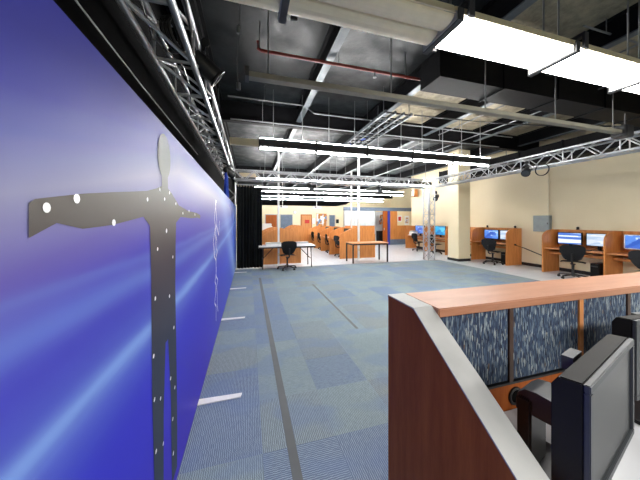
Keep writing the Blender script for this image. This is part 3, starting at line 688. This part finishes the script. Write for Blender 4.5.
MB().bb(-.2, .25, -.2, .2, 1.3, 1.42).build('feeder', M['white'], cp, bevel=.02); MB().bb(-.25, .25, -.25, .25, 0, .05).build('plinth', M['black'], cp)
for z in (.2, .45, .7): MB().bb(-.26, .26, -.312, -.3, z, z + .2).build('paper_drawer', M['greytrim'], cp)

# ---------------------------------------------------------------- tables
tb = thing('folding_table', 'white topped folding table with black edge at the far carpet edge', 'table', (1.22, 8.42, 0))
MB().bb(-.92, .92, -.33, .33, .715, .74).build('tabletop', M['desk'], tb); MB().bb(-.925, .925, -.335, .335, .67, .715).build('edge_band', M['black'], tb)
for s in (-1, 1):
    for q in (-1, 1): MB().path([(s * .78, q * .26, .7), (s * .8, q * .27, .03), (s * .8, q * .29, .012)], .017).build('leg', M['black'], tb)
    MB().tube((s * .79, -.26, .3), (s * .79, .26, .3), .012).build('stretcher', M['black'], tb)
    MB().tube((s * .79, 0, .3), (s * .4, 0, .7), .012).build('brace', M['black'], tb)
tw2 = thing('work_table', 'table with oak top and thin black legs left of the booth', 'table', (4.33, 8.7, 0))
MB().bb(-.74, .74, -.34, .34, .715, .745).build('tabletop', M['oak_top'], tw2, bevel=.004); MB().bb(-.7, .7, -.3, .3, .66, .715).build('apron', M['black'], tw2)
for s in (-1, 1):
    for q in (-1, 1): MB().bb(s * .7 - .022, s * .7 + .022, q * .31 - .022, q * .31 + .022, .009 if q < 0 else .0, .70).build('leg', M['black'], tw2)
for x, wd, lab in ((.78, .5, 'white power strip box lying on the left of the folding table'), (1.75, .42, 'white box lying on the right of the folding table')):
    o = thing('white_box', lab, 'box', (x, 8.45, .74)); MB().bb(-wd / 2, wd / 2, -.1, .1, 0, .09).build('box', M['paper'], o, bevel=.006); MB().bb(-wd / 2 - .004, wd / 2 + .004, -.104, .104, .065, .094).build('lid', M['greytrim'], o)

# ---------------------------------------------------------------- office booth
bo = thing('office_booth', 'modular office booth with whiteboard panels, oak base and blue grey header', 'booth', (5.66, 14.5, 0))
MB().bb(0, 4.9, -.05, .1, 2.2, 2.42).build('header', M['bluegrey'], bo)
MB().bb(0, .05, -.03, .08, 0, 2.2).build('post', M['alu'], bo)
for a, b in ((.05, .72), (.74, 1.42), (1.44, 2.1)):
    MB().bb(a, b, 0, .05, 1.27, 2.2).build('whiteboard_panel', M['board'], bo); MB().bb(a, b, 0, .06, .1, 1.25).build('oak_panel', M['oak'], bo)
    MB().bb(a, b, -.01, .06, 1.25, 1.27).build('rail', M['alu'], bo)
MB().bb(0, 2.1, -.01, .08, 0, .1).build('plinth', M['bluegrey'], bo)
MB().bb(2.1, 2.15, -.03, .08, 0, 2.2).build('post', M['alu'], bo)
MB().bb(2.15, 4.9, 1.6, 1.65, 0, 2.2).build('inner_wall', M['board'], bo); MB().bb(3.1, 4.0, 1.3, 1.6, 0, .85).build('inner_cabinet', M['black'], bo); MB().bb(3.3, 3.82, 1.585, 1.6, 1.3, 2.0).build('inner_poster', M['pinned'], bo)
MB().bb(2.72, 3.05, 0, .06, 0, 2.2).build('open_door', M['cherry'], bo); MB().bb(2.76, 2.8, -.05, 0, .95, 1.1).build('door_handle', M['alu'], bo)
MB().bb(3.05, 3.2, -.05, .1, 0, 2.2).build('blue_strip', M['royal'], bo)
MB().bb(3.2, 3.75, -.02, .06, .35, 2.2).build('oak_panel', M['oak'], bo)
MB().bb(3.75, 4.9, 0, .06, 1.25, 2.2).build('upper_panel', M['wall'], bo); MB().bb(3.75, 4.9, -.01, .06, .35, 1.25).build('oak_panel', M['oak'], bo); MB().bb(3.2, 4.9, -.03, .08, 0, .35).build('plinth', M['bluegrey'], bo)
for x, z, w_, h_, m, lab in ((9.6, 1.5, .32, .42, 'redsign', 'red and white poster pinned on the booth wall'), (10.15, 1.3, .35, .6, 'pinned', 'dark mixed poster pinned on the right of the booth wall')):
    o = thing('poster', lab, 'poster', (x, 14.495, z)); MB().bb(-w_ / 2, w_ / 2, -.004, 0, 0, h_).build('sheet', M['paper'], o); MB().bb(-w_ * .32, w_ * .32, -.007, -.004, h_ * .15, h_ * .8).build('print', M[m], o)
pr = thing('printer', 'white printer on the desk at the end of the pillar carrel row', 'printer', (8.95, 12.1, .745))
MB().bb(-.2, .2, -.2, .2, 0, .2).build('body', M['white'], pr, bevel=.02); MB().bb(-.18, .18, -.15, .18, .2, .26).build('lid', M['greytrim'], pr, bevel=.01); MB().bb(-.3, -.2, -.15, .15, .03, .045).build('tray', M['white'], pr)

# ---------------------------------------------------------------- back wall things
def door(n, x, wd, mat, sign=None):
    o = struct(MB().bb(x, x + wd, 20.95, 20.985, 0, 2.05).build('door_%d' % n, mat))
    MB().bb(x - .06, x, 20.94, 20.99, 0, 2.11).bb(x + wd, x + wd + .06, 20.94, 20.99, 0, 2.11).bb(x, x + wd, 20.94, 20.99, 2.05, 2.11).build('door_frame', M['greytrim'] if mat != M['oak'] else M['cherry'], o)
    MB().tube((x + .08, 20.95, 1), (x + .08, 20.89, 1), .02).tube((x + .08, 20.89, 1), (x + .2, 20.89, 1), .014).build('door_handle', M['alu'], o)
    if sign: MB().bb(x + wd * .35, x + wd * .8, 20.94, 20.95, 1.35, 1.65).build('sign', M['redsign'], o)
door(1, 1.32, .9, M['cherry'])
door(2, 2.55, .95, M['bluegrey'])
door(3, 4.3, .86, M['oak'], True)
door(4, 6.85, .45, M['bluegrey'])
o = thing('bulletin_board', 'bulletin board with pinned papers on the back wall', 'board', (6.1, 21, 1.0)); MB().bb(-.5, .5, -.03, 0, 0, 1.2).build('frame', M['oak'], o); MB().bb(-.46, .46, -.036, -.03, .04, 1.16).build('papers', M['pinned'], o)
o = thing('wall_clock', 'round wall clock high on the back wall', 'clock', (3.75, 21, 2.3)); MB().lathe([(.16, 0), (.16, .03), (.14, .035)], (0, 0, 0), 20, rot=Matrix.Rotation(PI / 2, 4, 'X')).build('rim', M['black'], o); MB().lathe([(.14, .034), (.14, .04)], (0, 0, 0), 20, rot=Matrix.Rotation(PI / 2, 4, 'X')).build('face', M['paper'], o)
o = thing('notice', 'small white notice between the red-signed door and bulletin board', 'notice', (5.4, 21, 1.3)); MB().bb(-.13, .13, -.012, 0, 0, .5).build('sheet', M['paper'], o); MB().bb(-.14, .14, -.008, 0, -.01, .51).build('frame', M['bluegrey'], o)
o = thing('fire_phone', 'dark wall box beside the far blue grey door', 'box', (7.55, 21, 1.35)); MB().bb(-.12, .12, -.12, 0, 0, .35).build('casing', M['black'], o, bevel=.01); MB().bb(-.1, .1, -.13, -.12, .05, .3).build('cover', M['monitor'], o)
for x, lab in ((2.1, 'white ceiling projector hanging near the left brown door'), (4.4, 'white ceiling projector hanging near the red-signed door')):
    o = thing('projector', lab, 'projector', (x, 16.3, 2.4), 0, 'hanging projectors'); MB().bb(-.3, .3, -.2, .2, 0, .14).build('body', M['white'], o, bevel=.02); MB().tube((-.12, -.2, .07), (-.12, -.24, .07), .05, 14).build('lens', M['black'], o); MB().tube((0, 0, .14), (0, 0, CEIL - 2.4), .02).build('mount', M['white'], o)

# ---------------------------------------------------------------- near workstation
T = 1.2
ws = thing('workstation_partition', 'cherry wood workstation partition with blue fabric panels and pale slanted end trim', 'partition', (0, 0, 0))
XO, XI, YF, YB = .637, .722, .825, 1.055
prof = [(YB, 0.0), (YB, T), (.865, T), (.46, .912), (.2, .727), (.2, 0.0)]
MB().prism([(y, max(z - .004 if z > .1 else 0.009, .009)) for y, z in prof], 'X', XO, XI).build('end_panel', M['cherry'], ws)
# pale edge trim following the slant, slightly proud
tm = MB()
tm.prism([(YB + .003, T), (.865, T), (.46, .912), (.2, .727), (.2, .722), (.461, .907), (.866, T - .005), (YB + .003, T - .005)], 'X', XO - .001, XI + .003)
tm.build('edge_trim', M['greytrim'], ws)
MB().bb(XI + .003, 3.4, YF, YB, T - .035, T).build('ledge', M['cherry_top'], ws, bevel=.004)
MB().bb(XI + .003, 3.4, YF + .035, YF + .05, T - .05, T - .035).build('ledge_reveal', M['black'], ws)
MB().bb(XI + .003, 3.4, YF + .045, YB - .05, .009, T - .05).build('core', M['cherry'], ws)
pz0 = .835
mull = [(1.115, 1.138, 'walnut'), (1.575, 1.603, 'oak'), (1.955, 1.98, 'walnut'), (2.43, 2.455, 'oak'), (2.9, 2.925, 'cherry')]
x = XI + .003
for a, b, m in mull:
    MB().bb(x, a, YF + .02, YF + .045, pz0, T - .036).build('fabric_panel', M['fabric'], ws, bevel=.004)
    MB().bb(a, b, YF + .014, YF + .045, pz0 - .01, T - .036).build('mullion', M[m], ws); x = b
MB().bb(XI + .003, 3.4, YF + .012, YF + .045, pz0 - .012, pz0 - .002).build('panel_rail', M['black'], ws)
MB().bb(XI + .003, 3.4, YF + .02, YF + .045, .5, pz0 - .012).build('wire_panel', M['cherry'], ws)
gr = MB().torus((1.155, YF + .018, .762), .034, .007, Matrix.Rotation(PI / 2, 4, 'X'), 24, 8).build('grommet', M['black'], ws, smooth=True)
MB().lathe([(.03, 0), (.03, .003)], (1.155, YF + .019, .762), 20, rot=Matrix.Rotation(PI / 2, 4, 'X')).build('grommet_hole', M['blackwall'], ws)
dk = thing('desk_surface', 'pale laminate desk surface inside the cherry workstation', 'desk', (XI + .004, .1, .68))
MB().bb(0, 2.6, 0, .742, 0, .03).build('worktop', M['desk'], dk, bevel=.004); MB().bb(0, 2.6, -.012, -.001, -.002, .032).build('edge_band', M['black'], dk)
MB().bb(.1, .15, .1, .65, -.67, 0).build('support', M['cherry'], dk); MB().bb(2.45, 2.5, .1, .65, -.67, 0).build('support', M['cherry'], dk)
DS = .71

def desk_monitor(c, rz, label, stand_off=.16, zb=.85, wd=.468, ht=.312):
    t = thing('desk_monitor', label, 'monitor', (c[0], c[1], DS), rz, 'monitors on the workstation desk')
    l = zb - DS; D = .06; b = .02
    # tapered casing
    MB().prism([(0, l), (0, l + ht), (D * .75, l + ht - .004), (D, l + ht - .03), (D, l + .03), (D * .75, l + .004)], 'X', -wd / 2, wd / 2).build('casing', M['monitor'], t, bevel=.003)
    MB().bb(-wd / 2, wd / 2, -.012, 0, l + ht - b, l + ht).bb(-wd / 2, wd / 2, -.012, 0, l, l + b).bb(-wd / 2, -wd / 2 + b, -.012, 0, l + b, l + ht - b).bb(wd / 2 - b, wd / 2, -.012, 0, l + b, l + ht - b).build('bezel', M['silver'], t, bevel=.002)
    MB().bb(-wd / 2 + b, wd / 2 - b, -.005, .001, l + b, l + ht - b).build('screen', M['scr_off'], t)
    MB().bb(-.02, .02, D, D + .02, l + .1, l + .2).bb(-.06, .06, D, D + .015, l + .08, l + .22).build('mount_plate', M['black'], t, bevel=.004)
    # stand: upright with a rounded grey shoulder reaching to the back of the screen
    MB().bb(-.065, .065, stand_off, stand_off + .04, .012, .25).build('stand_column', M['black'], t, bevel=.006)
    MB().prism([(D + .012, l + .06), (D + .012, l + .13), (stand_off - .01, l + .14), (stand_off + .02, l + .135), (stand_off + .04, l + .115), (stand_off + .045, l + .085), (stand_off + .045, l + .06)], 'X', -.055, .055).build('stand_shoulder', M['silver'], t, smooth=True)
    MB().bb(-.14, .14, -.02, stand_off + .08, 0, .013).build('stand_base', M['black'], t, bevel=.005)
    MB().bb(-.05, .03, D + .004, D + .03, l + ht - .06, l + ht - .02).build('top_vent', M['silver'], t)
    return t
desk_monitor((.99, .46), .26, 'large charcoal monitor nearest the camera on the workstation desk')
desk_monitor((1.68, .6), -.04, 'dark monitor cut by the right edge behind the nearest monitor')
rp = lambda pts, r, lab: tag(MB().path(pts, r).build('desk_cable', M['black']), lab, 'cable')
rp([(1.155, .83, .755), (1.16, .79, .735), (1.18, .76, .717), (1.22, .72, .717), (1.2, .68, .717)], .004, 'black cable coming out of the grommet toward the stand')
rp([(1.145, .83, .745), (1.13, .8, .72), (1.1, .74, .716), (1.1, .69, .716)], .0035, 'black cable hanging from the grommet down onto the desk')
rp([(1.165, .83, .765), (1.19, .77, .76), (1.22, .70, .77), (1.2, .62, .80), (1.12, .56, .9)], .0035, 'black cable looping from the grommet to the back of the monitor')
rp([(1.25, .7, .716), (1.34, .66, .716), (1.4, .7, .716), (1.36, .76, .716), (1.3, .77, .716)], .0035, 'black cable curled on the desk behind the nearest monitor')
